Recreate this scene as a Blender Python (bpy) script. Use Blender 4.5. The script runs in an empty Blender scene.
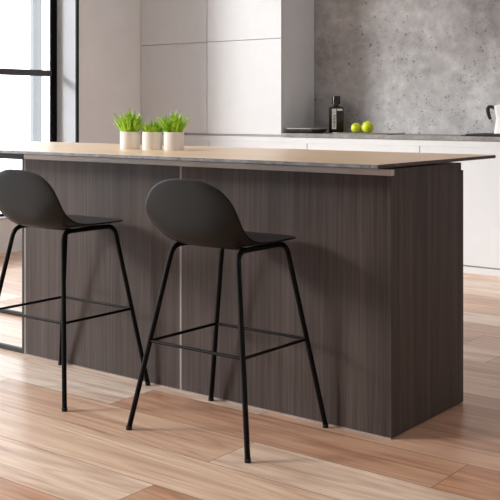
import bpy, bmesh, math, random
from mathutils import Vector, Matrix
random.seed(7)
PI = math.pi
S = bpy.context.scene
COL = S.collection

# ------------------------------------------------------------------ camera
cam_d = bpy.data.cameras.new('camera')
cam = bpy.data.objects.new('camera', cam_d)
COL.objects.link(cam)
cam_d.sensor_width = 36.0
cam_d.lens = 999.0 / 500.0 * 36.0
cam_d.shift_y = -0.28
cam_d.clip_start = 0.05
cam.location = (0, 0, 1.10)
cam.rotation_euler = (PI / 2, 0, math.atan2(0.617, 0.787))
S.camera = cam

# ------------------------------------------------------------------ sky and daylight
W = bpy.data.worlds.new('sky')
S.world = W
W.use_nodes = True
bgn = W.node_tree.nodes['Background']
bgn.inputs['Color'].default_value = (0.97, 0.985, 1.0, 1)
bgn.inputs['Strength'].default_value = 4.1


def area(name, loc, size, energy, color, aim):
    l = bpy.data.lights.new(name, 'AREA')
    l.shape = 'RECTANGLE'
    l.size, l.size_y = size
    l.energy = energy
    l.color = color
    o = bpy.data.objects.new(name, l)
    COL.objects.link(o)
    o.location = loc
    o.rotation_euler = (Vector(aim) - Vector(loc)).to_track_quat('-Z', 'Y').to_euler()
    return o


# low, hazy sun coming in through the glazed left wall
sun_d = bpy.data.lights.new('sun', 'SUN')
sun_d.energy = 5.5
sun_d.angle = math.radians(17)
sun_d.color = (1.0, 0.975, 0.95)
sun = bpy.data.objects.new('sun', sun_d)
COL.objects.link(sun)
sun.location = (-9, -3, 5)
sun.rotation_euler = Vector((0.76, 0.65, -0.46)).to_track_quat('-Z', 'Y').to_euler()

X1, Y0 = 2.6, -2.8             # right and rear end of the room
# sky portal over the glazing, so that the daylight is sampled well
p = area('window_portal', (-6.50, 1.2, 1.75), (8.2, 2.9), 1, (1, 1, 1), (0, 1.2, 1.75))
p.data.cycles.is_portal = True
p = area('window_portal', (X1 + 0.2, 5.25, 1.8), (2.1, 1.8), 1, (1, 1, 1), (0, 5.25, 1.8))  # portal of the fill window added in the right wall
p.data.cycles.is_portal = True

S.view_settings.view_transform = 'Standard'
S.view_settings.look = 'None'
S.view_settings.exposure = 0.0
S.view_settings.gamma = 1.0
S.view_settings.use_curve_mapping = False

# ------------------------------------------------------------------ materials


def lin(c):
    def f(v):
        v /= 255.0
        return v / 12.92 if v <= 0.04045 else ((v + 0.055) / 1.055) ** 2.4
    return (f(c[0]), f(c[1]), f(c[2]), 1)


class NT:
    def __init__(s, name, rough=0.5, metal=0.0, col=(200, 200, 200), spec=0.5):
        s.m = bpy.data.materials.new(name)
        s.m.use_nodes = True
        s.t = s.m.node_tree
        s.b = s.t.nodes['Principled BSDF']
        s.b.inputs['Base Color'].default_value = lin(col)
        s.b.inputs['Roughness'].default_value = rough
        s.b.inputs['Metallic'].default_value = metal
        s.b.inputs['Specular IOR Level'].default_value = spec

    def n(s, typ, **kw):
        x = s.t.nodes.new('ShaderNode' + typ)
        for k, v in kw.items():
            setattr(x, k, v)
        return x

    def l(s, a, b):
        s.t.links.new(a, b)

    def coords(s, scale=(1, 1, 1), rot=(0, 0, 0), loc=(0, 0, 0)):
        tc = s.n('TexCoord')
        mp = s.n('Mapping')
        mp.inputs['Scale'].default_value = scale
        mp.inputs['Rotation'].default_value = rot
        mp.inputs['Location'].default_value = loc
        s.l(tc.outputs['Object'], mp.inputs['Vector'])
        return mp.outputs['Vector']

    def noise(s, vec, scale, detail=3, rough=0.5, dist=0.0):
        x = s.n('TexNoise')
        x.inputs['Scale'].default_value = scale
        x.inputs['Detail'].default_value = detail
        x.inputs['Roughness'].default_value = rough
        x.inputs['Distortion'].default_value = dist
        s.l(vec, x.inputs['Vector'])
        return x.outputs['Fac']

    def ramp(s, fac, stops):
        r = s.n('ValToRGB')
        el = r.color_ramp.elements
        el[0].position, el[0].color = stops[0][0], lin(stops[0][1])
        el[1].position, el[1].color = stops[-1][0], lin(stops[-1][1])
        for p, c in stops[1:-1]:
            e = el.new(p)
            e.color = lin(c)
        s.l(fac, r.inputs['Fac'])
        return r.outputs['Color']

    def mix(s, fac, a, b, mode='MIX'):
        x = s.n('Mix', data_type='RGBA', blend_type=mode)
        for sock, v in ((x.inputs['Factor'], fac), (x.inputs['A'], a), (x.inputs['B'], b)):
            if hasattr(v, 'is_linked'):
                s.l(v, sock)
            else:
                sock.default_value = v
        return x.outputs['Result']

    def math(s, op, a, b=None, c=None):
        x = s.n('Math', operation=op)
        for i, v in enumerate((a, b, c)):
            if v is None:
                continue
            if hasattr(v, 'is_linked'):
                s.l(v, x.inputs[i])
            else:
                x.inputs[i].default_value = v
        return x.outputs[0]

    def color(s, c):
        s.l(c, s.b.inputs['Base Color'])

    def bump(s, h, strength=0.2, dist=0.002):
        x = s.n('Bump')
        x.inputs['Strength'].default_value = strength
        x.inputs['Distance'].default_value = dist
        s.l(h, x.inputs['Height'])
        s.l(x.outputs['Normal'], s.b.inputs['Normal'])


def plain(name, col, rough=0.5, metal=0.0, var=0.03, spec=0.5):
    t = NT(name, rough, metal, col, spec)
    v = t.coords()
    f = t.noise(v, 9, 3)
    a = tuple(max(0, c * (1 - var)) for c in col)
    b = tuple(min(255, c * (1 + var)) for c in col)
    t.color(t.ramp(f, [(0.3, a), (0.7, b)]))
    return t.m


def make_floor():
    t = NT('oak_plank_floor', 0.34, spec=0.5)
    tc = t.n('TexCoord')
    at = t.n('Attribute', attribute_name='tint')
    sd = t.n('Attribute', attribute_name='seed')
    off = t.n('CombineXYZ')
    t.l(t.math('MULTIPLY', sd.outputs['Fac'], 37.0), off.inputs[0])
    t.l(t.math('MULTIPLY', sd.outputs['Fac'], 19.0), off.inputs[1])
    add = t.n('VectorMath', operation='ADD')
    t.l(tc.outputs['Object'], add.inputs[0])
    t.l(off.outputs[0], add.inputs[1])

    def mapped(sc):
        mp = t.n('Mapping')
        mp.inputs['Scale'].default_value = sc
        t.l(add.outputs[0], mp.inputs['Vector'])
        return mp.outputs[0]
    g1 = t.noise(mapped((0.5, 5.0, 1)), 1.5, 3, 0.5, 2.0)
    g2 = t.noise(mapped((1.6, 55.0, 1)), 1.6, 3, 0.6, 0.4)
    # cathedral figure: contour lines of a slow noise
    g3 = t.noise(mapped((0.35, 3.0, 1)), 1.3, 2, 0.45, 0.6)
    rings = t.math('PINGPONG', t.math('MULTIPLY', g3, 14.0), 0.5)
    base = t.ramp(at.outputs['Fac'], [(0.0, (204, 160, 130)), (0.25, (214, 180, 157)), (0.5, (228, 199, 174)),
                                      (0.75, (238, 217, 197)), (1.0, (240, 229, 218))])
    grain = t.ramp(g1, [(0.30, (204, 184, 171)), (0.45, (240, 229, 221)), (0.6, (255, 250, 246)), (0.75, (230, 214, 203))])
    c = t.mix(0.8, base, grain, 'MULTIPLY')
    rg = t.ramp(rings, [(0.0, (204, 184, 172)), (0.2, (244, 234, 228)), (0.5, (255, 255, 255))])
    c = t.mix(0.42, c, rg, 'MULTIPLY')
    fine = t.ramp(g2, [(0.3, (214, 202, 194)), (0.6, (255, 255, 255))])
    c = t.mix(0.5, c, fine, 'MULTIPLY')
    # small dark knots
    vo = t.n('TexVoronoi', feature='F1')
    vo.inputs['Scale'].default_value = 1.0
    t.l(mapped((1.3, 3.2, 1)), vo.inputs['Vector'])
    kn = t.math('LESS_THAN', vo.outputs['Distance'], 0.028)
    c = t.mix(t.math('MULTIPLY', kn, 0.6), c, lin((96, 70, 56)))
    t.color(c)
    rr = t.n('MapRange')
    t.l(g2, rr.inputs['Value'])
    rr.inputs['To Min'].default_value = 0.27
    rr.inputs['To Max'].default_value = 0.44
    t.l(rr.outputs[0], t.b.inputs['Roughness'])
    t.bump(g2, 0.08, 0.001)
    return t.m


def make_concrete(name, lo, hi, rough=0.75, pits=True, sc=1.0):
    t = NT(name, rough, spec=0.3)
    v = t.coords()
    a = t.noise(v, 1.6 * sc, 5, 0.6, 0.4)
    b = t.noise(v, 14 * sc, 4, 0.6)
    f = t.math('ADD', t.math('MULTIPLY', a, 0.7), t.math('MULTIPLY', b, 0.3))
    c = t.ramp(f, [(0.36, lo), (0.52, tuple((p + q) / 2 for p, q in zip(lo, hi))), (0.66, hi)])
    if pits:
        ns = t.n('TexNoise')
        ns.inputs['Scale'].default_value = 45 * sc
        ns.inputs['Detail'].default_value = 4
        t.l(v, ns.inputs['Vector'])
        ms = t.n('VectorMath', operation='SCALE')
        ms.inputs['Scale'].default_value = 0.06 / sc
        t.l(ns.outputs['Color'], ms.inputs[0])
        dv = t.n('VectorMath', operation='ADD')
        t.l(v, dv.inputs[0])
        t.l(ms.outputs[0], dv.inputs[1])
        patch = t.noise(v, 3.0 * sc, 4, 0.65)
        total = None
        for scale, pw, mx, thr in ((17 * sc, 3.0, 0.26, 0.50), (40 * sc, 2.2, 0.36, 0.46), (85 * sc, 1.8, 0.36, 0.47)):
            vo = t.n('TexVoronoi', feature='F1')
            vo.inputs['Scale'].default_value = scale
            t.l(dv.outputs[0], vo.inputs['Vector'])
            wn = t.n('TexWhiteNoise', noise_dimensions='3D')
            t.l(vo.outputs['Position'], wn.inputs['Vector'])
            rad = t.math('MULTIPLY', t.math('POWER', wn.outputs['Value'], pw), mx)
            pm = t.math('LESS_THAN', vo.outputs['Distance'], rad)
            pit = t.math('MULTIPLY', pm, t.math('GREATER_THAN', patch, thr))
            total = pit if total is None else t.math('MAXIMUM', total, pit)
        c = t.mix(t.math('MULTIPLY', total, 0.55), c, lin((74, 68, 66)))
        t.bump(t.math('SUBTRACT', b, total), 0.4, 0.004)
    t.color(c)
    return t.m


def make_veneer(name, dark, light, horiz=False):
    """grain runs along object Z (or X when horiz)"""
    t = NT(name, 0.45 if not horiz else 0.33, spec=0.22 if not horiz else 0.5)
    v = t.coords((90, 90, 1.6) if not horiz else (1.2, 40, 40))
    a = t.noise(v, 1.0, 4, 0.65, 0.3)
    v2 = t.coords((14, 14, 0.5) if not horiz else (0.5, 9, 9), loc=(3, 7, 1))
    b = t.noise(v2, 1.0, 3, 0.55, 0.8)
    f = t.math('ADD', t.math('MULTIPLY', a, 0.62), t.math('MULTIPLY', b, 0.38))
    t.color(t.ramp(f, [(0.33, dark), (0.5, tuple((p + q) / 2 for p, q in zip(dark, light))), (0.66, light)]))
    t.bump(a, 0.12, 0.001)
    return t.m


def make_terrazzo():
    t = NT('speckled_stone_edge', 0.5)
    v = t.coords()
    a = t.noise(v, 22, 3)
    c = t.ramp(a, [(0.35, (104, 104, 107)), (0.65, (136, 136, 139))])
    vo = t.n('TexVoronoi', feature='F1')
    vo.inputs['Scale'].default_value = 42
    t.l(v, vo.inputs['Vector'])
    wn = t.n('TexWhiteNoise', noise_dimensions='3D')
    t.l(vo.outputs['Position'], wn.inputs['Vector'])
    pm = t.math('LESS_THAN', vo.outputs['Distance'], t.math('MULTIPLY', t.math('POWER', wn.outputs['Value'], 3), 0.42))
    c = t.mix(t.math('MULTIPLY', pm, 0.8), c, lin((70, 68, 70)))
    t.color(c)
    return t.m


def make_plaster(name, col, rough=0.8):
    t = NT(name, rough, spec=0.25)
    v = t.coords()
    a = t.noise(v, 1.3, 4, 0.6)
    b = t.noise(v, 60, 3, 0.6)
    lo = tuple(c * 0.95 for c in col)
    t.color(t.ramp(a, [(0.3, lo), (0.7, col)]))
    t.bump(b, 0.08, 0.001)
    return t.m


def make_glass():
    t = NT('window_glass', 0.0)
    nt = t.t
    nt.nodes.remove(t.b)
    tr = t.n('BsdfTransparent')
    tr.inputs[0].default_value = (0.97, 0.98, 0.985, 1)
    gl = t.n('BsdfGlossy')
    gl.inputs['Roughness'].default_value = 0.02
    fr = t.n('Fresnel')
    fr.inputs['IOR'].default_value = 1.3
    mx = t.n('MixShader')
    t.l(fr.outputs[0], mx.inputs[0])
    t.l(tr.outputs[0], mx.inputs[1])
    t.l(gl.outputs[0], mx.inputs[2])
    t.l(mx.outputs[0], nt.nodes['Material Output'].inputs['Surface'])
    return t.m


def make_leaf(name):
    t = NT(name, 0.45)
    v = t.coords()
    a = t.noise(v, 70, 3)
    t.color(t.ramp(a, [(0.3, (98, 164, 12)), (0.5, (156, 206, 30)), (0.72, (214, 234, 84))]))
    t.b.inputs['Subsurface Weight'].default_value = 0.0
    return t.m


M = {}
M['floor'] = make_floor()
M['subfloor'] = plain('dark_board_joint', (92, 72, 60), 0.8)
M['concrete'] = make_concrete('rough_concrete', (146, 143, 143), (210, 209, 209))
M['counter'] = make_concrete('pale_concrete_counter', (118, 116, 114), (168, 166, 163), 0.5, True, 2.4)
M['plaster'] = make_plaster('pale_plaster', (242, 241, 242))
M['ceiling'] = make_plaster('white_ceiling', (236, 235, 233))
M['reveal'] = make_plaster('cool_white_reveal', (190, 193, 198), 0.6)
M['facade'] = make_plaster('facade_render', (116, 118, 120))
M['lacquer'] = plain('white_matt_lacquer', (217, 218, 220), 0.4, 0, 0.008)
M['gap'] = plain('shadow_gap_grey', (168, 167, 166), 0.7)
M['veneer'] = make_veneer('dark_wood_veneer', (49, 40, 37), (85, 74, 70))
M['edge_veneer'] = make_veneer('dark_edge_band', (48, 38, 34), (78, 64, 58), True)
M['oak'] = make_veneer('light_oak_top', (224, 194, 160), (240, 214, 184), True)
M['stone'] = make_terrazzo()
M['alu'] = plain('brushed_aluminium', (184, 182, 181), 0.45, 0.1)
M['seam'] = plain('pale_seam_strip', (150, 141, 138), 0.5, 0.0)
M['black_metal'] = plain('black_powder_coat', (8, 8, 8), 0.5, 0, 0.03, 0.12)
M['frame_metal'] = plain('anthracite_frame', (34, 34, 34), 0.5, 0, 0.03, 0.3)
M['transom'] = plain('grey_transom', (66, 67, 68), 0.5)
M['shell'] = plain('dark_moulded_plastic', (11, 10.5, 9.8), 0.4, 0, 0.03, 0.2)
M['rubber'] = plain('black_rubber', (20, 20, 20), 0.8)
M['ceramic'] = plain('white_glazed_ceramic', (238, 232, 226), 0.3, 0, 0.01)
M['soil'] = plain('dark_potting_soil', (52, 40, 30), 0.9, 0, 0.3)
M['leaf'] = make_leaf('bright_green_leaf')
M['lime'] = plain('lime_skin', (196, 208, 38), 0.4, 0, 0.07)
M['stem'] = plain('dry_stem', (110, 96, 40), 0.7)
M['amber'] = plain('dark_amber_bottle', (52, 38, 16), 0.12, 0, 0.1)
M['amber'].node_tree.nodes['Principled BSDF'].inputs['Transmission Weight'].default_value = 0.45
M['cap'] = plain('black_cap', (20, 20, 21), 0.35)
M['chrome'] = plain('polished_chrome', (226, 226, 226), 0.2, 0.85, 0.01)
M['paper'] = plain('white_label_paper', (240, 238, 234), 0.6, 0, 0.01)
M['ink'] = plain('grey_ink', (70, 68, 66), 0.6)
M['tray'] = plain('dark_grey_tray', (58, 57, 57), 0.4)
M['tray_rim'] = plain('grey_tray_rim', (164, 162, 160), 0.35)
M['board'] = make_veneer('greyed_wood_board', (112, 104, 97), (142, 133, 124), True)
M['board_pale'] = make_veneer('pale_board_handle', (182, 170, 154), (214, 203, 188), True)
M['iron'] = plain('cast_iron', (30, 30, 31), 0.6)
M['hob'] = plain('black_hob_glass', (22, 22, 23), 0.2)
M['moka'] = plain('polished_aluminium', (244, 244, 244), 0.3, 0.0, 0.01)
M['glass'] = make_glass()

# ------------------------------------------------------------------ mesh helpers


def box(bm, x0, x1, y0, y1, z0, z1):
    vs = [bm.verts.new((x, y, z)) for z in (z0, z1) for y in (y0, y1) for x in (x0, x1)]
    for f in ((0, 2, 3, 1), (4, 5, 7, 6), (0, 1, 5, 4), (2, 6, 7, 3), (0, 4, 6, 2), (1, 3, 7, 5)):
        bm.faces.new([vs[i] for i in f])


def bx(*a):
    bm = bmesh.new()
    box(bm, *a)
    return bm


def tube(bm, pts, r, seg=12, caps=True):
    pts = [Vector(p) for p in pts]
    rings = []
    up = None
    for i, p in enumerate(pts):
        d = (pts[min(i + 1, len(pts) - 1)] - pts[max(i - 1, 0)]).normalized()
        if up is None:
            up = Vector((0, 0, 1)) if abs(d.z) < 0.9 else Vector((1, 0, 0))
        a = d.cross(up).normalized()
        b = a.cross(d).normalized()
        up = b
        rr = r[i] if isinstance(r, (list, tuple)) else r
        rings.append([bm.verts.new(p + (a * math.cos(t) + b * math.sin(t)) * rr)
                      for t in [2 * PI * k / seg for k in range(seg)]])
    for A, B in zip(rings, rings[1:]):
        for k in range(seg):
            bm.faces.new((A[k], A[(k + 1) % seg], B[(k + 1) % seg], B[k]))
    if caps:
        bm.faces.new(rings[0][::-1])
        bm.faces.new(rings[-1])


def lathe(bm, prof, seg=32, c=(0, 0, 0), phase=0.0):
    """prof: (r, z) list; closes to the axis where r == 0"""
    rings = []
    for r, z in prof:
        if r < 1e-6:
            rings.append([bm.verts.new((c[0], c[1], c[2] + z))])
        else:
            rings.append([bm.verts.new((c[0] + r * math.cos(phase + 2 * PI * k / seg),
                                        c[1] + r * math.sin(phase + 2 * PI * k / seg), c[2] + z)) for k in range(seg)])
    for A, B in zip(rings, rings[1:]):
        for k in range(seg):
            k2 = (k + 1) % seg
            if len(A) == 1 and len(B) == 1:
                break
            if len(A) == 1:
                bm.faces.new((A[0], B[k2], B[k]))
            elif len(B) == 1:
                bm.faces.new((A[k], A[k2], B[0]))
            else:
                bm.faces.new((A[k], A[k2], B[k2], B[k]))


def obj(name, bm, mat, parent=None, bevel=0.0, smooth=False, angle=40, seg=2):
    bmesh.ops.recalc_face_normals(bm, faces=bm.faces)
    me = bpy.data.meshes.new(name)
    bm.to_mesh(me)
    bm.free()
    o = bpy.data.objects.new(name, me)
    COL.objects.link(o)
    for mm in (mat if isinstance(mat, list) else [mat]):
        me.materials.append(mm)
    if parent:
        o.parent = parent
    if bevel:
        b = o.modifiers.new('bevel', 'BEVEL')
        b.width = bevel
        b.segments = seg
        b.limit_method = 'ANGLE'
        b.angle_limit = math.radians(35)
    if smooth:
        for p in me.polygons:
            p.use_smooth = True
        me.set_sharp_from_angle(angle=math.radians(angle))
    return o


def tag(o, label, cat, group=None):
    o['label'] = label
    o['category'] = cat
    if group:
        o['group'] = group
    return o


def thing(name, label, cat, loc=(0, 0, 0), rz=0.0, group=None):
    o = bpy.data.objects.new(name, None)
    o.empty_display_size = 0.1
    COL.objects.link(o)
    o.location = loc
    o.rotation_euler = (0, 0, rz)
    return tag(o, label, cat, group)


def struct(name, bm, mat, parent=None, bevel=0.0):
    o = obj(name, bm, mat, parent, bevel)
    if parent is None:
        o['kind'] = 'structure'
    return o


def copy_tree(o, parent=None):
    c = o.copy()
    COL.objects.link(c)
    if parent:
        c.parent = parent
    for ch in list(o.children):
        copy_tree(ch, c)
    return c


# ------------------------------------------------------------------ the setting
XL, XO = -6.07, -6.327          # inner face of the left wall, plane of the glazing
YB = 6.66                       # concrete wall
ZC = 3.4


def make_planks():
    """one floor mesh: a dark sub-floor and a boarded top, each board carrying its own tint"""
    rnd = random.Random(5)
    bm = bmesh.new()
    tl = bm.faces.layers.float.new('tint')
    sl = bm.faces.layers.float.new('seed')
    box(bm, -6.6, X1, Y0, YB + 0.2, -0.1, -0.002)
    for f in bm.faces:
        f.material_index = 1
    PW, G = 0.24, 0.0009
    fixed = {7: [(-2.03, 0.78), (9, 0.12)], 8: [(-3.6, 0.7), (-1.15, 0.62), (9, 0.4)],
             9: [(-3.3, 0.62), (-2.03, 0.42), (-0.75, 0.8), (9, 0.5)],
             10: [(-4.1, 0.6), (-2.72, 0.97), (-1.38, 0.12), (-0.1, 0.0), (9, 0.5)],  # from here on, tints by the island's right end darkened as painted shadow
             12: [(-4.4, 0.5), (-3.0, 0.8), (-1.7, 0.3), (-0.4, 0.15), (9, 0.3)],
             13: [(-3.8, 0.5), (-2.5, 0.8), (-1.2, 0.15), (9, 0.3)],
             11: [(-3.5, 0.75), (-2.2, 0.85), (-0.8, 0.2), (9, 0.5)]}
    r = -13
    while 0.215 + PW * r < YB + 0.2:
        y0, y1 = max(0.215 + PW * r, Y0), min(0.215 + PW * (r + 1), YB + 0.2)
        if y1 - y0 > 0.01:
            ends = list(fixed.get(r, []))
            if not ends:
                x = -6.6 + rnd.uniform(0.3, 1.5)
                while x < X1:
                    ends.append((x, rnd.random()))
                    x += rnd.uniform(1.1, 1.6)
                ends.append((9, rnd.random()))
            x0 = -6.6
            for xe, tint in ends:
                x1 = min(xe, X1)
                vs = [bm.verts.new(p) for p in ((x0 + G, y0 + G, 0), (x1 - G, y0 + G, 0), (x1 - G, y1 - G, 0), (x0 + G, y1 - G, 0))]
                f = bm.faces.new(vs)
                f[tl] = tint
                f[sl] = rnd.random()
                x0 = x1
        r += 1
    return bm


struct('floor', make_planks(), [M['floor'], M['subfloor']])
struct('ceiling', bx(-6.6, X1, Y0, YB + 0.2, ZC, ZC + 0.1), M['ceiling'])
struct('wall_back', bx(-6.6, X1, YB, YB + 0.2, 0, ZC), M['concrete'])
wr = bmesh.new()
box(wr, X1, X1 + 0.15, Y0, 4.2, 0, ZC)
box(wr, X1, X1 + 0.15, 6.3, YB + 0.2, 0, ZC)
box(wr, X1, X1 + 0.15, 4.2, 6.3, 0, 0.9)
box(wr, X1, X1 + 0.15, 4.2, 6.3, 2.7, ZC)
struct('wall_right', wr, M['plaster'])
w2 = bpy.data.objects.new('added_fill_window', None)  # out of view, added with its wall opening to brighten the left wall
COL.objects.link(w2)
w2['kind'] = 'structure'
fr = bmesh.new()
for y in (4.2, 5.215, 6.23):
    box(fr, X1 + 0.04, X1 + 0.1, y, y + 0.07, 0.9, 2.7)
for z in (0.9, 2.63):
    box(fr, X1 + 0.04, X1 + 0.1, 4.2, 6.3, z, z + 0.07)
struct('window_frame', fr, M['black_metal'], w2, 0.003)
struct('window_pane', bx(X1 + 0.066, X1 + 0.074, 4.2, 6.3, 0.9, 2.7), M['glass'], w2)
struct('wall_front', bx(-6.6, X1 + 0.15, Y0 - 0.15, Y0, 0, ZC), M['plaster'])
wl = bmesh.new()
box(wl, -6.45, XL, 5.49, YB, 0, ZC)              # wall beside the tall cabinets
box(wl, -6.45, -6.225, Y0, 5.49, 0, 0.262)           # low parapet under the glazing
box(wl, -6.45, XL, Y0, 5.49, 3.25, ZC)           # head
struct('wall_left', wl, M['plaster'])
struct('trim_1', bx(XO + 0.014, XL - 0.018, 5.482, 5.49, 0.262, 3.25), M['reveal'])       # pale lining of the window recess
struct('trim_2', bx(XL - 0.016, XL + 0.006, 5.478, 5.496, 0.262, 3.25), M['black_metal'])  # dark corner bead
# glazing: mullions, transom, glass
win = bpy.data.objects.new('window_1', None)
COL.objects.link(win)
win['kind'] = 'structure'
fr = bmesh.new()
for y in (5.42, 3.42, 1.42, -0.58, -2.58):
    box(fr, XO - 0.006, XO + 0.012, y, y + 0.07, 0.262, 3.25)
box(fr, XO - 0.006, XO + 0.012, Y0, 5.42, 0.262, 0.292)
box(fr, XO - 0.006, XO + 0.012, Y0, 5.42, 3.20, 3.25)
struct('window_frame', fr, M['black_metal'], win, 0.003)
tb = bmesh.new()
box(tb, XO - 0.008, XO + 0.022, Y0, 5.42, 1.374, 1.424)
struct('transom', tb, M['transom'], win, 0.004)
struct('window_pane', bx(XO - 0.004, XO + 0.004, Y0, 5.42, 0.292, 3.20), M['glass'], win)
struct('trim_3', bx(XO - 0.02, -6.212, Y0, 5.478, 0.262, 0.272), M['reveal'])         # window board
struct('trim_4', bx(-8.45, -8.4, 6.961, 7.084, -3, 6), M['facade'])                        # pillar outside the glass

# ------------------------------------------------------------------ kitchen run along the concrete wall
YF, ZT = 6.21, 0.922            # cabinet fronts, worktop height
seams = [XL + 0.002, -5.29, -4.32, -3.365, -2.41]
base_labels = ['white handleless base cabinet beneath the tall cabinets, next to the left wall',
               'white handleless base cabinet partly under the worktop with the dark tray',
               'white handleless base cabinet below the bottle and the wooden board',
               'white handleless base cabinet below the black hob, right of the island']
for i in range(4):
    a, b = seams[i], seams[i + 1]
    top = ZT - 0.032 if a > -4.5 else ZT - 0.032
    t = thing('base_cabinet', base_labels[i], 'cabinet', ((a + b) / 2, YF, 0), 0, 'white base cabinets along the concrete wall')
    w = (b - a) / 2
    obj('carcass', bx(-w, w, 0.022, YB - YF - 0.003, 0.0, top), M['lacquer'], t)
    obj('door', bx(-w + 0.003, w - 0.003, 0.0, 0.02, 0.052, 0.8475), M['lacquer'], t, 0.001)
    obj('plinth', bx(-w, w, 0.001, 0.021, 0.0, 0.042), M['lacquer'], t)
    obj('shadow_gap', bx(-w, w, 0.012, 0.0215, 0.0425, 0.0515), M['gap'], t)
    obj('grip_channel', bx(-w, w, 0.0, 0.0215, 0.8482, top), M['lacquer'], t)
wt = obj('worktop', bx(-4.559, -2.40, YF - 0.006, YB - 0.002, ZT - 0.03, ZT), M['counter'], None, 0.002)
tag(wt, 'thin grey concrete worktop running along the concrete wall over white cabinets', 'worktop')

# tall cabinets
tall = [(XL + 0.003, -5.3165, 'white tall cabinet on the left, against the left wall and half in shade'),
        (-5.3155, -4.561, 'white tall cabinet on the right with exposed grey side by the concrete wall')]
for a, b, lab in tall:
    t = thing('tall_cabinet', lab, 'cabinet', ((a + b) / 2, YF, ZT - 0.032), 0, 'white tall cabinets')
    w = (b - a) / 2
    obj('carcass', bx(-w, w, 0.022, YB - YF - 0.003, 0.002, 2.95 - ZT), M['lacquer'], t)
    obj('gap_rail', bx(-w, w, 0.004, 0.0215, 0.002, 0.0145), M['gap'], t)
    z0 = 1.654 - (ZT - 0.032)
    zs = 0.018
    obj('lower_door', bx(-w + 0.002, w - 0.002, 0.0, 0.02, zs, z0 - 0.002), M['lacquer'], t, 0.0015)
    obj('upper_door', bx(-w + 0.002, w - 0.002, 0.0, 0.02, z0 + 0.002, 2.94 - ZT), M['lacquer'], t, 0.0015)

# ------------------------------------------------------------------ the island
IX0, IX1, IY0, IY1, IZ = -3.58, -1.687, 2.917, 3.453, 0.903
isl = thing('kitchen_island', 'dark brown wood veneer kitchen island with vertical grain behind the two bar stools', 'island',
            ((IX0 + IX1) / 2, (IY0 + IY1) / 2, 0))
ox, oy = (IX0 + IX1) / 2, (IY0 + IY1) / 2


def ib(x0, x1, y0, y1, z0, z1):
    return bx(x0 - ox, x1 - ox, y0 - oy, y1 - oy, z0, z1)


XM = -2.632
obj('carcass', ib(IX0 + 0.012, IX1 - 0.022, IY0 + 0.022, IY1 - 0.022, 0.0, IZ), M['veneer'], isl)
obj('front_panel', ib(IX0 + 0.010, XM - 0.005, IY0, IY0 + 0.02, 0.003, IZ - 0.024), M['veneer'], isl, 0.0008)
obj('front_panel', ib(XM + 0.005, IX1 - 0.021, IY0, IY0 + 0.02, 0.003, IZ - 0.024), M['veneer'], isl, 0.0008)
obj('back_panel', ib(IX0 + 0.010, IX1 - 0.021, IY1 - 0.02, IY1, 0.003, IZ - 0.04), M['veneer'], isl, 0.0008)
ep = bmesh.new()
prof = [(IY0, 0.003), (IY1, 0.003), (IY1, IZ - 0.029), (IY1 - 0.018, IZ - 0.029), (IY1 - 0.018, IZ), (IY0 + 0.02, IZ), (IY0 + 0.02, IZ - 0.024), (IY0, IZ - 0.024)]
A = [ep.verts.new((IX1 - 0.02 - ox, y - oy, z)) for y, z in prof]
B = [ep.verts.new((IX1 - ox, y - oy, z)) for y, z in prof]
ep.faces.new(A[::-1])
ep.faces.new(B)
for k in range(len(prof)):
    k2 = (k + 1) % len(prof)
    ep.faces.new((A[k], A[k2], B[k2], B[k]))
obj('end_panel', ep, M['veneer'], isl, 0.0008)
o = obj('seam_strip', ib(XM - 0.0045, XM + 0.0045, IY0 - 0.001, IY0 + 0.019, 0.003, IZ - 0.024), M['seam'], isl)
o['label'] = 'pale metal strip between the two front panels'
o = obj('edge_strip', ib(IX0 + 0.001, IX0 + 0.0095, IY0 - 0.001, IY1, 0.0, IZ - 0.024), M['seam'], isl)
o['label'] = 'pale strip at the left edge'
o = obj('metal_rail', ib(IX0, IX1 + 0.001, IY0 - 0.003, IY0 + 0.0195, IZ - 0.0235, IZ - 0.002), M['alu'], isl, 0.002)
o['label'] = 'light metal rail along the top'
o = obj('floor_seal', ib(IX0 + 0.01, IX1, IY0 - 0.004, IY0 - 0.0005, 0.0, 0.004), M['seam'], isl)

# island worktop
SX0, SX1, SY0, SY1, SZ0, SZ1 = -4.75, -1.645, 2.758, 3.646, 0.913, 0.925
st = thing('island_worktop', 'thin light oak worktop with grey speckled front edge over the dark island', 'worktop', (ox, oy, SZ0))


def sb(x0, x1, y0, y1, z0, z1):
    return bx(x0 - ox, x1 - ox, y0 - oy, y1 - oy, z0 - SZ0, z1 - SZ0)


obj('oak_surface', sb(SX0, SX1 - 0.004, SY0 + 0.004, SY1, SZ0, SZ1), M['oak'], st, 0.0006)
o = obj('stone_edge', sb(SX0, SX1, SY0, SY0 + 0.0035, SZ0, SZ1 - 0.0005), M['stone'], st)
o['label'] = 'grey speckled front edge'
o = obj('edge_band', sb(SX1 - 0.0035, SX1, SY0 + 0.004, SY1, SZ0, SZ1 - 0.0005), M['edge_veneer'], st)
o['label'] = 'dark brown end edge'
for px in (-3.3, -2.4, -1.95):
    obj('spacer', sb(px - 0.2, px + 0.2, IY0 + 0.08, IY1 - 0.08, IZ, SZ0), M['frame_metal'], st)

# black metal support frame at the open left end
FX0, FX1 = -4.62, IX0 - 0.001
ft = thing('worktop_support_frame', 'open black metal frame carrying the worktop at the left end of the island', 'frame',
           ((FX0 + FX1) / 2, oy, 0))
fx = (FX0 + FX1) / 2
H = 0.02


def fb(x0, x1, y0, y1, z0, z1):
    return bx(x0 - fx, x1 - fx, y0 - oy, y1 - oy, z0, z1)


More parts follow.
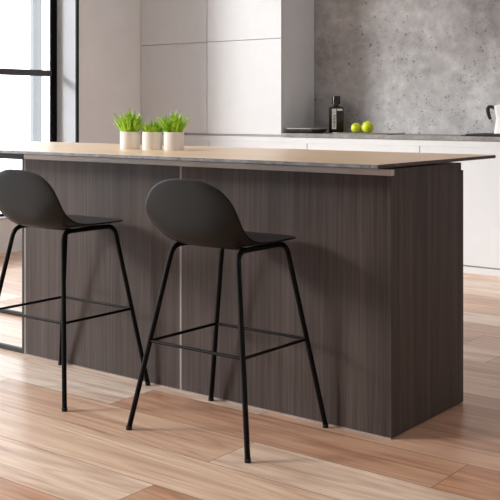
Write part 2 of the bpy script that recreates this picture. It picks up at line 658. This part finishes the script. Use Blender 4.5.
for y in (IY0, IY1 - H):
    for x in (FX0, FX1 - 0.016):
        obj('post', fb(x, x + 0.016, y, y + H, 0.0, SZ0 - 0.0002), M['frame_metal'], ft, 0.0015)
    obj('rail', fb(FX0 + 0.016, FX1 - 0.016, y, y + H, 0.0, 0.021), M['frame_metal'], ft, 0.0015)
    obj('rail', fb(FX0 + 0.016, FX1 - 0.016, y, y + H, SZ0 - 0.037, SZ0 - 0.0002), M['frame_metal'], ft, 0.0015)
obj('crossbar', fb(FX0, FX0 + 0.016, IY0 + H, IY1 - H, 0.0, 0.021), M['frame_metal'], ft, 0.0015)

# ------------------------------------------------------------------ bar stools


def shell_mesh():
    # spine of the moulded shell: (y, z, half width, lift of the edges, forward pull of the edges)
    keys = [(0.205, 0.652, 0.060, 0.000, 0.0),
            (0.197, 0.6525, 0.130, 0.001, 0.0),
            (0.174, 0.653, 0.174, 0.003, 0.0),
            (0.120, 0.652, 0.195, 0.007, 0.0),
            (0.040, 0.648, 0.201, 0.012, 0.0),
            (-0.045, 0.643, 0.198, 0.018, 0.006),
            (-0.110, 0.643, 0.194, 0.026, 0.020),
            (-0.152, 0.649, 0.195, 0.032, 0.036),
            (-0.180, 0.668, 0.198, 0.028, 0.040),
            (-0.195, 0.698, 0.203, 0.017, 0.030),
            (-0.204, 0.735, 0.206, 0.008, 0.019),
            (-0.211, 0.770, 0.203, 0.003, 0.012),
            (-0.217, 0.805, 0.186, 0.001, 0.012),
            (-0.222, 0.835, 0.160, 0.000, 0.008),
            (-0.2255, 0.858, 0.119, 0.000, 0.006),
            (-0.2275, 0.870, 0.074, 0.000, 0.004),
            (-0.228, 0.874, 0.030, 0.000, 0.001)]
    bm = bmesh.new()
    N = 14
    rows = []
    for y, z, w, up, fw in keys:
        r = []
        for k in range(N + 1):
            u = -1 + 2 * k / N
            q = abs(u) ** 3.0
            r.append(bm.verts.new((u * w, y + fw * q, z + up * q)))
        rows.append(r)
    for A, B in zip(rows, rows[1:]):
        for k in range(N):
            bm.faces.new((A[k], A[k + 1], B[k + 1], B[k]))
    return bm


ZL = 0.636


def leg_points(sx, sy):
    foot = Vector((sx * 0.260, sy * 0.218, 0.006))
    top = Vector((sx * 0.143, 0.146 if sy > 0 else -0.122, ZL))
    inner = Vector((sx * 0.140, 0.012, ZL))
    d1 = (foot - top).normalized()
    d2 = (inner - top).normalized()
    R = 0.04
    p = [foot, top + d1 * 0.25]
    a, b = top + d1 * R, top + d2 * R
    for k in range(9):
        s = k / 8
        p.append(a * (1 - s) ** 2 + top * 2 * s * (1 - s) + b * s * s)
    p.append(Vector((sx * 0.140, 0.012 + sy * 0.045, ZL)))
    return p


def at_h(sx, sy, z):
    s = z / ZL
    return Vector((sx * (0.26 - 0.117 * s), 0.218 - 0.072 * s if sy > 0 else -0.218 + 0.096 * s, z))


def make_stool(loc, label):
    t = thing('bar_stool', label, 'stool', loc, 0, 'black bar stools in front of the island')
    o = obj('seat_shell', shell_mesh(), M['shell'], t, 0, True, 180)
    s = o.modifiers.new('solid', 'SOLIDIFY')
    s.thickness = 0.008
    s.offset = 0
    s = o.modifiers.new('subd', 'SUBSURF')
    s.levels = s.render_levels = 2
    for sx in (-1, 1):
        for sy in (-1, 1):
            bm = bmesh.new()
            tube(bm, leg_points(sx, sy), 0.009, 14)
            l = obj('leg', bm, M['black_metal'], t, 0, True, 50)
            bm = bmesh.new()
            f = Vector((sx * 0.260, sy * 0.218, 0))
            lathe(bm, [(0, 0), (0.0105, 0), (0.0105, 0.012), (0, 0.012)], 14, f)
            obj('foot_glide', bm, M['rubber'], l, 0, True, 50)
        bm = bmesh.new()
        tube(bm, [(sx * 0.140, -0.034, ZL), (sx * 0.140, 0.058, ZL)], 0.009, 14)
        obj('seat_rail', bm, M['black_metal'], t, 0, True, 50)
    ZR = 0.305
    c = [at_h(-1, -1, ZR), at_h(1, -1, ZR), at_h(1, 1, ZR), at_h(-1, 1, ZR)]
    for k in range(4):
        bm = bmesh.new()
        tube(bm, [c[k], c[(k + 1) % 4]], 0.0052, 10)
        obj('footrest_bar', bm, M['black_metal'], t, 0, True, 50)
    for y in (-0.07, 0.06):
        bm = bmesh.new()
        tube(bm, [(-0.140, y, ZL + 0.002), (0.140, y, ZL + 0.002)], 0.006, 10)
        obj('seat_bracket', bm, M['black_metal'], t, 0, True, 50)
    return t


stool = make_stool((-2.19, 2.668, 0), 'black bar stool on the right, wholly in view before the island seam strip')
s2 = copy_tree(stool)
s2.location = (-3.045, 2.672, 0)
s2['label'] = 'black bar stool on the left, its back cut by the left picture edge'

# ------------------------------------------------------------------ potted plants on the island


def pot_bm(r=0.0437, h=0.079):
    bm = bmesh.new()
    lathe(bm, [(0, 0), (r * 0.97, 0), (r, 0.003), (r, h - 0.0015), (r - 0.0015, h), (r - 0.004, h), (r - 0.005, h - 0.003), (r - 0.006, h - 0.014), (0, h - 0.014)], 40)
    return bm


def grass_bm(n, hmin, hmax, spread, rnd):
    bm = bmesh.new()
    for i in range(n):
        a = rnd.random() * 2 * PI
        q = math.sqrt(rnd.random())
        r0 = 0.034 * q
        base = Vector((r0 * math.cos(a), r0 * math.sin(a), 0.063))
        L = rnd.uniform(hmin, hmax) * (1.08 - 0.3 * q)
        out = Vector((math.cos(a + rnd.uniform(-.5, .5)), math.sin(a + rnd.uniform(-.5, .5)), 0))
        lean = spread * q * rnd.uniform(0.6, 1.25) + 0.05
        w = rnd.uniform(0.0040, 0.0066)
        side = Vector((-out.y, out.x, 0))
        side.rotate(Matrix.Rotation(rnd.uniform(-.8, .8), 3, 'Z'))
        rows = []
        for k in range(5):
            s = k / 4
            p = base + out * (lean * L * (s * 0.55 + 0.6 * s * s)) + Vector((0, 0, L * (s - 0.12 * lean * s * s)))
            ww = w * (1 - s) ** 0.6 * (0.8 + 0.6 * s) if k < 4 else 0
            if k < 4:
                rows.append((bm.verts.new(p - side * ww), bm.verts.new(p + out * ww * 0.35), bm.verts.new(p + side * ww)))
            else:
                rows.append((bm.verts.new(p),))
        for A, B in zip(rows, rows[1:]):
            if len(B) == 3:
                bm.faces.new((A[0], A[1], B[1], B[0]))
                bm.faces.new((A[1], A[2], B[2], B[1]))
            else:
                bm.faces.new((A[0], A[1], B[0]))
                bm.faces.new((A[1], A[2], B[0]))
    return bm


plants = [(-3.185, 3.190, 125, 0.080, 0.126, 0.50, 'grassy green plant in white pot, leftmost of the three on the oak worktop'),
          (-3.065, 3.208, 110, 0.048, 0.076, 0.55, 'shortest green plant in white pot, between the two taller ones'),
          (-2.950, 3.224, 125, 0.070, 0.124, 0.52, 'spiky green plant in white pot, rightmost of the three on the oak worktop')]
for i, (x, y, n, h0, h1, sp, lab) in enumerate(plants):
    rnd = random.Random(31 + i)
    t = thing('potted_plant', lab, 'plant', (x, y, SZ1), rnd.random() * 3, 'potted plants on the island')
    o = obj('pot', pot_bm(), M['ceramic'], t, 0, True, 40)
    bm = bmesh.new()
    lathe(bm, [(0, 0.0655), (0.030, 0.0655), (0.0372, 0.066), (0.0365, 0.069), (0.02, 0.071), (0, 0.070)], 24)
    obj('soil', bm, M['soil'], t, 0, True, 60)
    obj('foliage', grass_bm(n, h0, h1, sp, rnd), M['leaf'], t, 0, True, 60)

# ------------------------------------------------------------------ things on the back worktop
# dark tray
t = thing('serving_tray', 'dark grey flat tray lying on the worktop beside the tall cabinet side', 'tray', (-4.405, 6.33, ZT), 0.0)
bm = bmesh.new()


def rrect(w, d, r, n=6):
    p = []
    for cx, cy, a0 in ((w - r, d - r, 0), (-w + r, d - r, PI / 2), (-w + r, -d + r, PI), (w - r, -d + r, 1.5 * PI)):
        for k in range(n + 1):
            a = a0 + PI / 2 * k / n
            p.append((cx + r * math.cos(a), cy + r * math.sin(a)))
    return p


def loft(bm, loops, cap0=True, cap1=True):
    L = [[bm.verts.new(v) for v in l] for l in loops]
    for A, B in zip(L, L[1:]):
        n = len(A)
        for k in range(n):
            bm.faces.new((A[k], A[(k + 1) % n], B[(k + 1) % n], B[k]))
    if cap0:
        bm.faces.new(L[0][::-1])
    if cap1:
        bm.faces.new(L[-1])


def rl(w, d, r, z):
    return [(x, y, z) for x, y in rrect(w, d, r)]


loft(bm, [rl(0.105, 0.0800, 0.03, 0), rl(0.125, 0.1000, 0.035, 0.012), rl(0.133, 0.1080, 0.04, 0.032),
          rl(0.129, 0.1040, 0.04, 0.0325), rl(0.120, 0.0950, 0.035, 0.013), rl(0.100, 0.0750, 0.03, 0.005)])
obj('tray_base', bm, M['tray'], t, 0, True, 40)
bm = bmesh.new()
loft(bm, [rl(0.1335, 0.1085, 0.04, 0.0325), rl(0.137, 0.1120, 0.042, 0.034), rl(0.137, 0.1120, 0.042, 0.040),
          rl(0.128, 0.1030, 0.04, 0.040), rl(0.1285, 0.1035, 0.04, 0.0328)], False, False)
o = obj('tray_rim', bm, M['tray_rim'], t, 0, True, 40)
o['label'] = 'lighter grey rim'

# bottle
t = thing('glass_bottle', 'dark amber square bottle with white label and black cap on the back worktop', 'bottle', (-4.275, 6.54, ZT), math.radians(38))
bm = bmesh.new()
loft(bm, [rl(0.053, 0.038, 0.010, 0.0), rl(0.056, 0.041, 0.012, 0.004), rl(0.056, 0.041, 0.012, 0.192),
          rl(0.051, 0.037, 0.014, 0.201), rl(0.024, 0.024, 0.020, 0.206), rl(0.021, 0.021, 0.0205, 0.212), rl(0.021, 0.021, 0.0205, 0.222)])
obj('bottle_body', bm, M['amber'], t, 0, True, 40)
bm = bmesh.new()
lathe(bm, [(0, 0.2225), (0.033, 0.2225), (0.034, 0.225), (0.034, 0.282), (0.032, 0.286), (0, 0.286)], 28)
obj('cap', bm, M['cap'], t, 0, True, 40)
bm = bmesh.new()
lathe(bm, [(0.0345, 0.228), (0.0352, 0.229), (0.0352, 0.268), (0.0345, 0.269)], 28)
lab = obj('label', bx(-0.036, -0.002, -0.0422, -0.0411, 0.03, 0.188), M['paper'], t)
bm2 = bmesh.new()
for k in range(9):
    z = 0.045 + k * 0.011
    box(bm2, -0.022 + random.uniform(-.006, .003), -0.008 + random.uniform(-.004, .006), -0.0427, -0.0423, z, z + 0.005)
obj('print', bm2, M['ink'], lab)
obj('label', bx(0.004, 0.046, -0.0422, -0.0411, 0.172, 0.188), M['paper'], t)
bm.free()
bm = bmesh.new()
for a0 in (-2.25,):
    v = []
    for z in (0.224, 0.284):
        for rr in (0.0342, 0.0352):
            for k in range(5):
                a = a0 - 0.14 + k * 0.07
                v.append(bm.verts.new((rr * math.cos(a), rr * math.sin(a), z)))
    for k in range(4):
        bm.faces.new((v[5 + k], v[6 + k], v[16 + k], v[15 + k]))
        bm.faces.new((v[k], v[10 + k], v[11 + k], v[1 + k]))
        bm.faces.new((v[k], v[1 + k], v[6 + k], v[5 + k]))
        bm.faces.new((v[10 + k], v[15 + k], v[16 + k], v[11 + k]))
    for k in (0, 4):
        bm.faces.new((v[k], v[5 + k], v[15 + k], v[10 + k]))
o = obj('cap_stripe', bm, M['chrome'], t)
o['label'] = 'silver stripe on the cap'

# cutting board
t = thing('cutting_board', 'thin greyed wooden cutting board under the two limes', 'board', (-3.865, 6.365, ZT))
bm = bmesh.new()
loft(bm, [rl(0.23, 0.13, 0.02, 0.0), rl(0.232, 0.132, 0.02, 0.0015), rl(0.232, 0.132, 0.02, 0.0065), rl(0.23, 0.13, 0.02, 0.008)])
obj('board', bm, M['board'], t, 0, True, 40)
bm = bmesh.new()
loft(bm, [[(-0.31, -0.03, 0.002), (-0.2325, -0.045, 0.002), (-0.2325, 0.045, 0.002), (-0.31, 0.03, 0.002)],
          [(-0.31, -0.03, 0.0075), (-0.2325, -0.045, 0.0075), (-0.2325, 0.045, 0.0075), (-0.31, 0.03, 0.0075)]])
o = obj('handle', bm, M['board_pale'], t, 0.0015)
o['label'] = 'paler board handle'


# limes
def lime(loc, r, tilt, az, label):
    t = thing('lime', label, 'fruit', loc, az, 'limes on the cutting board')
    bm = bmesh.new()
    prof = []
    for k in range(17):
        a = -PI / 2 + PI * k / 16
        rr = math.cos(a) * r
        zz = math.sin(a) * r * 0.97
        if k == 16:
            zz -= r * 0.10
            rr = 0
        if k == 15:
            zz -= r * 0.03
        if k == 0:
            rr = 0
        prof.append((rr, zz))
    lathe(bm, prof, 28)
    R = Matrix.Rotation(tilt, 3, 'X')
    bmesh.ops.rotate(bm, verts=bm.verts, cent=(0, 0, 0), matrix=R)
    bmesh.ops.translate(bm, verts=bm.verts, vec=(0, 0, r * 0.975))
    obj('flesh', bm, M['lime'], t, 0, True, 80)
    bm = bmesh.new()
    tube(bm, [(0, 0, r * 0.84), (0.001, 0, r * 0.95), (0.004, 0, r * 1.05)], [0.004, 0.003, 0.0035], 8)
    bmesh.ops.rotate(bm, verts=bm.verts, cent=(0, 0, 0), matrix=R)
    bmesh.ops.translate(bm, verts=bm.verts, vec=(0, 0, r * 0.975))
    obj('stem', bm, M['stem'], t, 0, True, 60)
    return t


lime((-3.942, 6.30, ZT + 0.008), 0.038, 0.9, 0.3, 'smaller yellow-green lime on the left side of the cutting board')
lime((-3.855, 6.32, ZT + 0.008), 0.045, 1.2, -0.5, 'larger yellow-green lime touching the smaller one on its right')

# gas hob
hx, hy = -2.78, 6.43
t = thing('gas_hob', 'black gas hob with iron grates set on the grey worktop at the right', 'hob', (hx, hy, ZT))
obj('hob_plate', bx(-0.29, 0.29, -0.19, 0.19, 0.0, 0.006), M['hob'], t, 0.002)
for cx in (-0.145, 0.145):
    bm = bmesh.new()
    for s in (-1, 1):
        box(bm, cx - 0.125, cx + 0.125, s * 0.15 - 0.006, s * 0.15 + 0.006, 0.008, 0.016)
        box(bm, cx + s * 0.12 - 0.006, cx + s * 0.12 + 0.006, -0.15, 0.15, 0.008, 0.016)
        for q in (-1, 1):
            box(bm, cx + s * 0.118 - 0.007, cx + s * 0.118 + 0.007, q * 0.148 - 0.007, q * 0.148 + 0.007, 0.006, 0.012)
    for k in range(3):
        y = -0.08 + 0.08 * k
        box(bm, cx - 0.12, cx + 0.12, y - 0.005, y + 0.005, 0.008, 0.016)
    obj('grate', bm, M['iron'], t, 0.0015)
    for cy in (-0.075, 0.075):
        bm = bmesh.new()
        lathe(bm, [(0, 0.006), (0.042, 0.006), (0.04, 0.0075), (0, 0.0078)], 24, (cx, cy, 0))
        obj('burner', bm, M['iron'], t, 0, True, 40)

# moka pot
t = thing('moka_pot', 'shiny silver moka pot with black handle standing on the hob grate', 'coffee pot', (-2.855, 6.43, ZT + 0.016), math.radians(180))
OCT = PI / 8
bm = bmesh.new()
lathe(bm, [(0, 0), (0.052, 0), (0.054, 0.004), (0.041, 0.085), (0.041, 0.088), (0, 0.088)], 8, (0, 0, 0), OCT)
obj('boiler', bm, M['moka'], t, 0.001)
bm = bmesh.new()
lathe(bm, [(0, 0.0885), (0.0425, 0.0885), (0.0425, 0.098), (0, 0.098)], 32)
obj('collar', bm, M['moka'], t, 0.001, True, 40)
bm = bmesh.new()
lathe(bm, [(0, 0.0985), (0.038, 0.0985), (0.052, 0.182), (0.0525, 0.186), (0.049, 0.186), (0, 0.180)], 8, (0, 0, 0), OCT)
obj('jug', bm, M['moka'], t, 0.001)
bm = bmesh.new()
lathe(bm, [(0, 0.1862), (0.051, 0.1862), (0.049, 0.191), (0.012, 0.203), (0, 0.203)], 8, (0, 0, 0), OCT)
l = obj('lid', bm, M['moka'], t, 0.001)
bm = bmesh.new()
lathe(bm, [(0, 0.203), (0.008, 0.203), (0.006, 0.21), (0.011, 0.22), (0.009, 0.225), (0, 0.226)], 16)
obj('knob', bm, M['cap'], l, 0, True, 50)
bm = bmesh.new()
tube(bm, [(0.046, 0, 0.170), (0.072, 0, 0.184), (0.094, 0, 0.184), (0.104, 0, 0.172), (0.102, 0, 0.150), (0.093, 0, 0.120), (0.084, 0, 0.098)],
     [0.010, 0.011, 0.0125, 0.014, 0.014, 0.0125, 0.010], 12)
o = obj('handle', bm, M['cap'], t, 0, True, 60)
o['label'] = 'black curved handle'
bm = bmesh.new()
loft(bm, [[(-0.048, -0.014, 0.186), (-0.048, 0.014, 0.186), (-0.066, 0.0, 0.184)], [(-0.043, -0.009, 0.15), (-0.043, 0.009, 0.15), (-0.046, 0.0, 0.149)]])
obj('spout', bm, M['moka'], t)
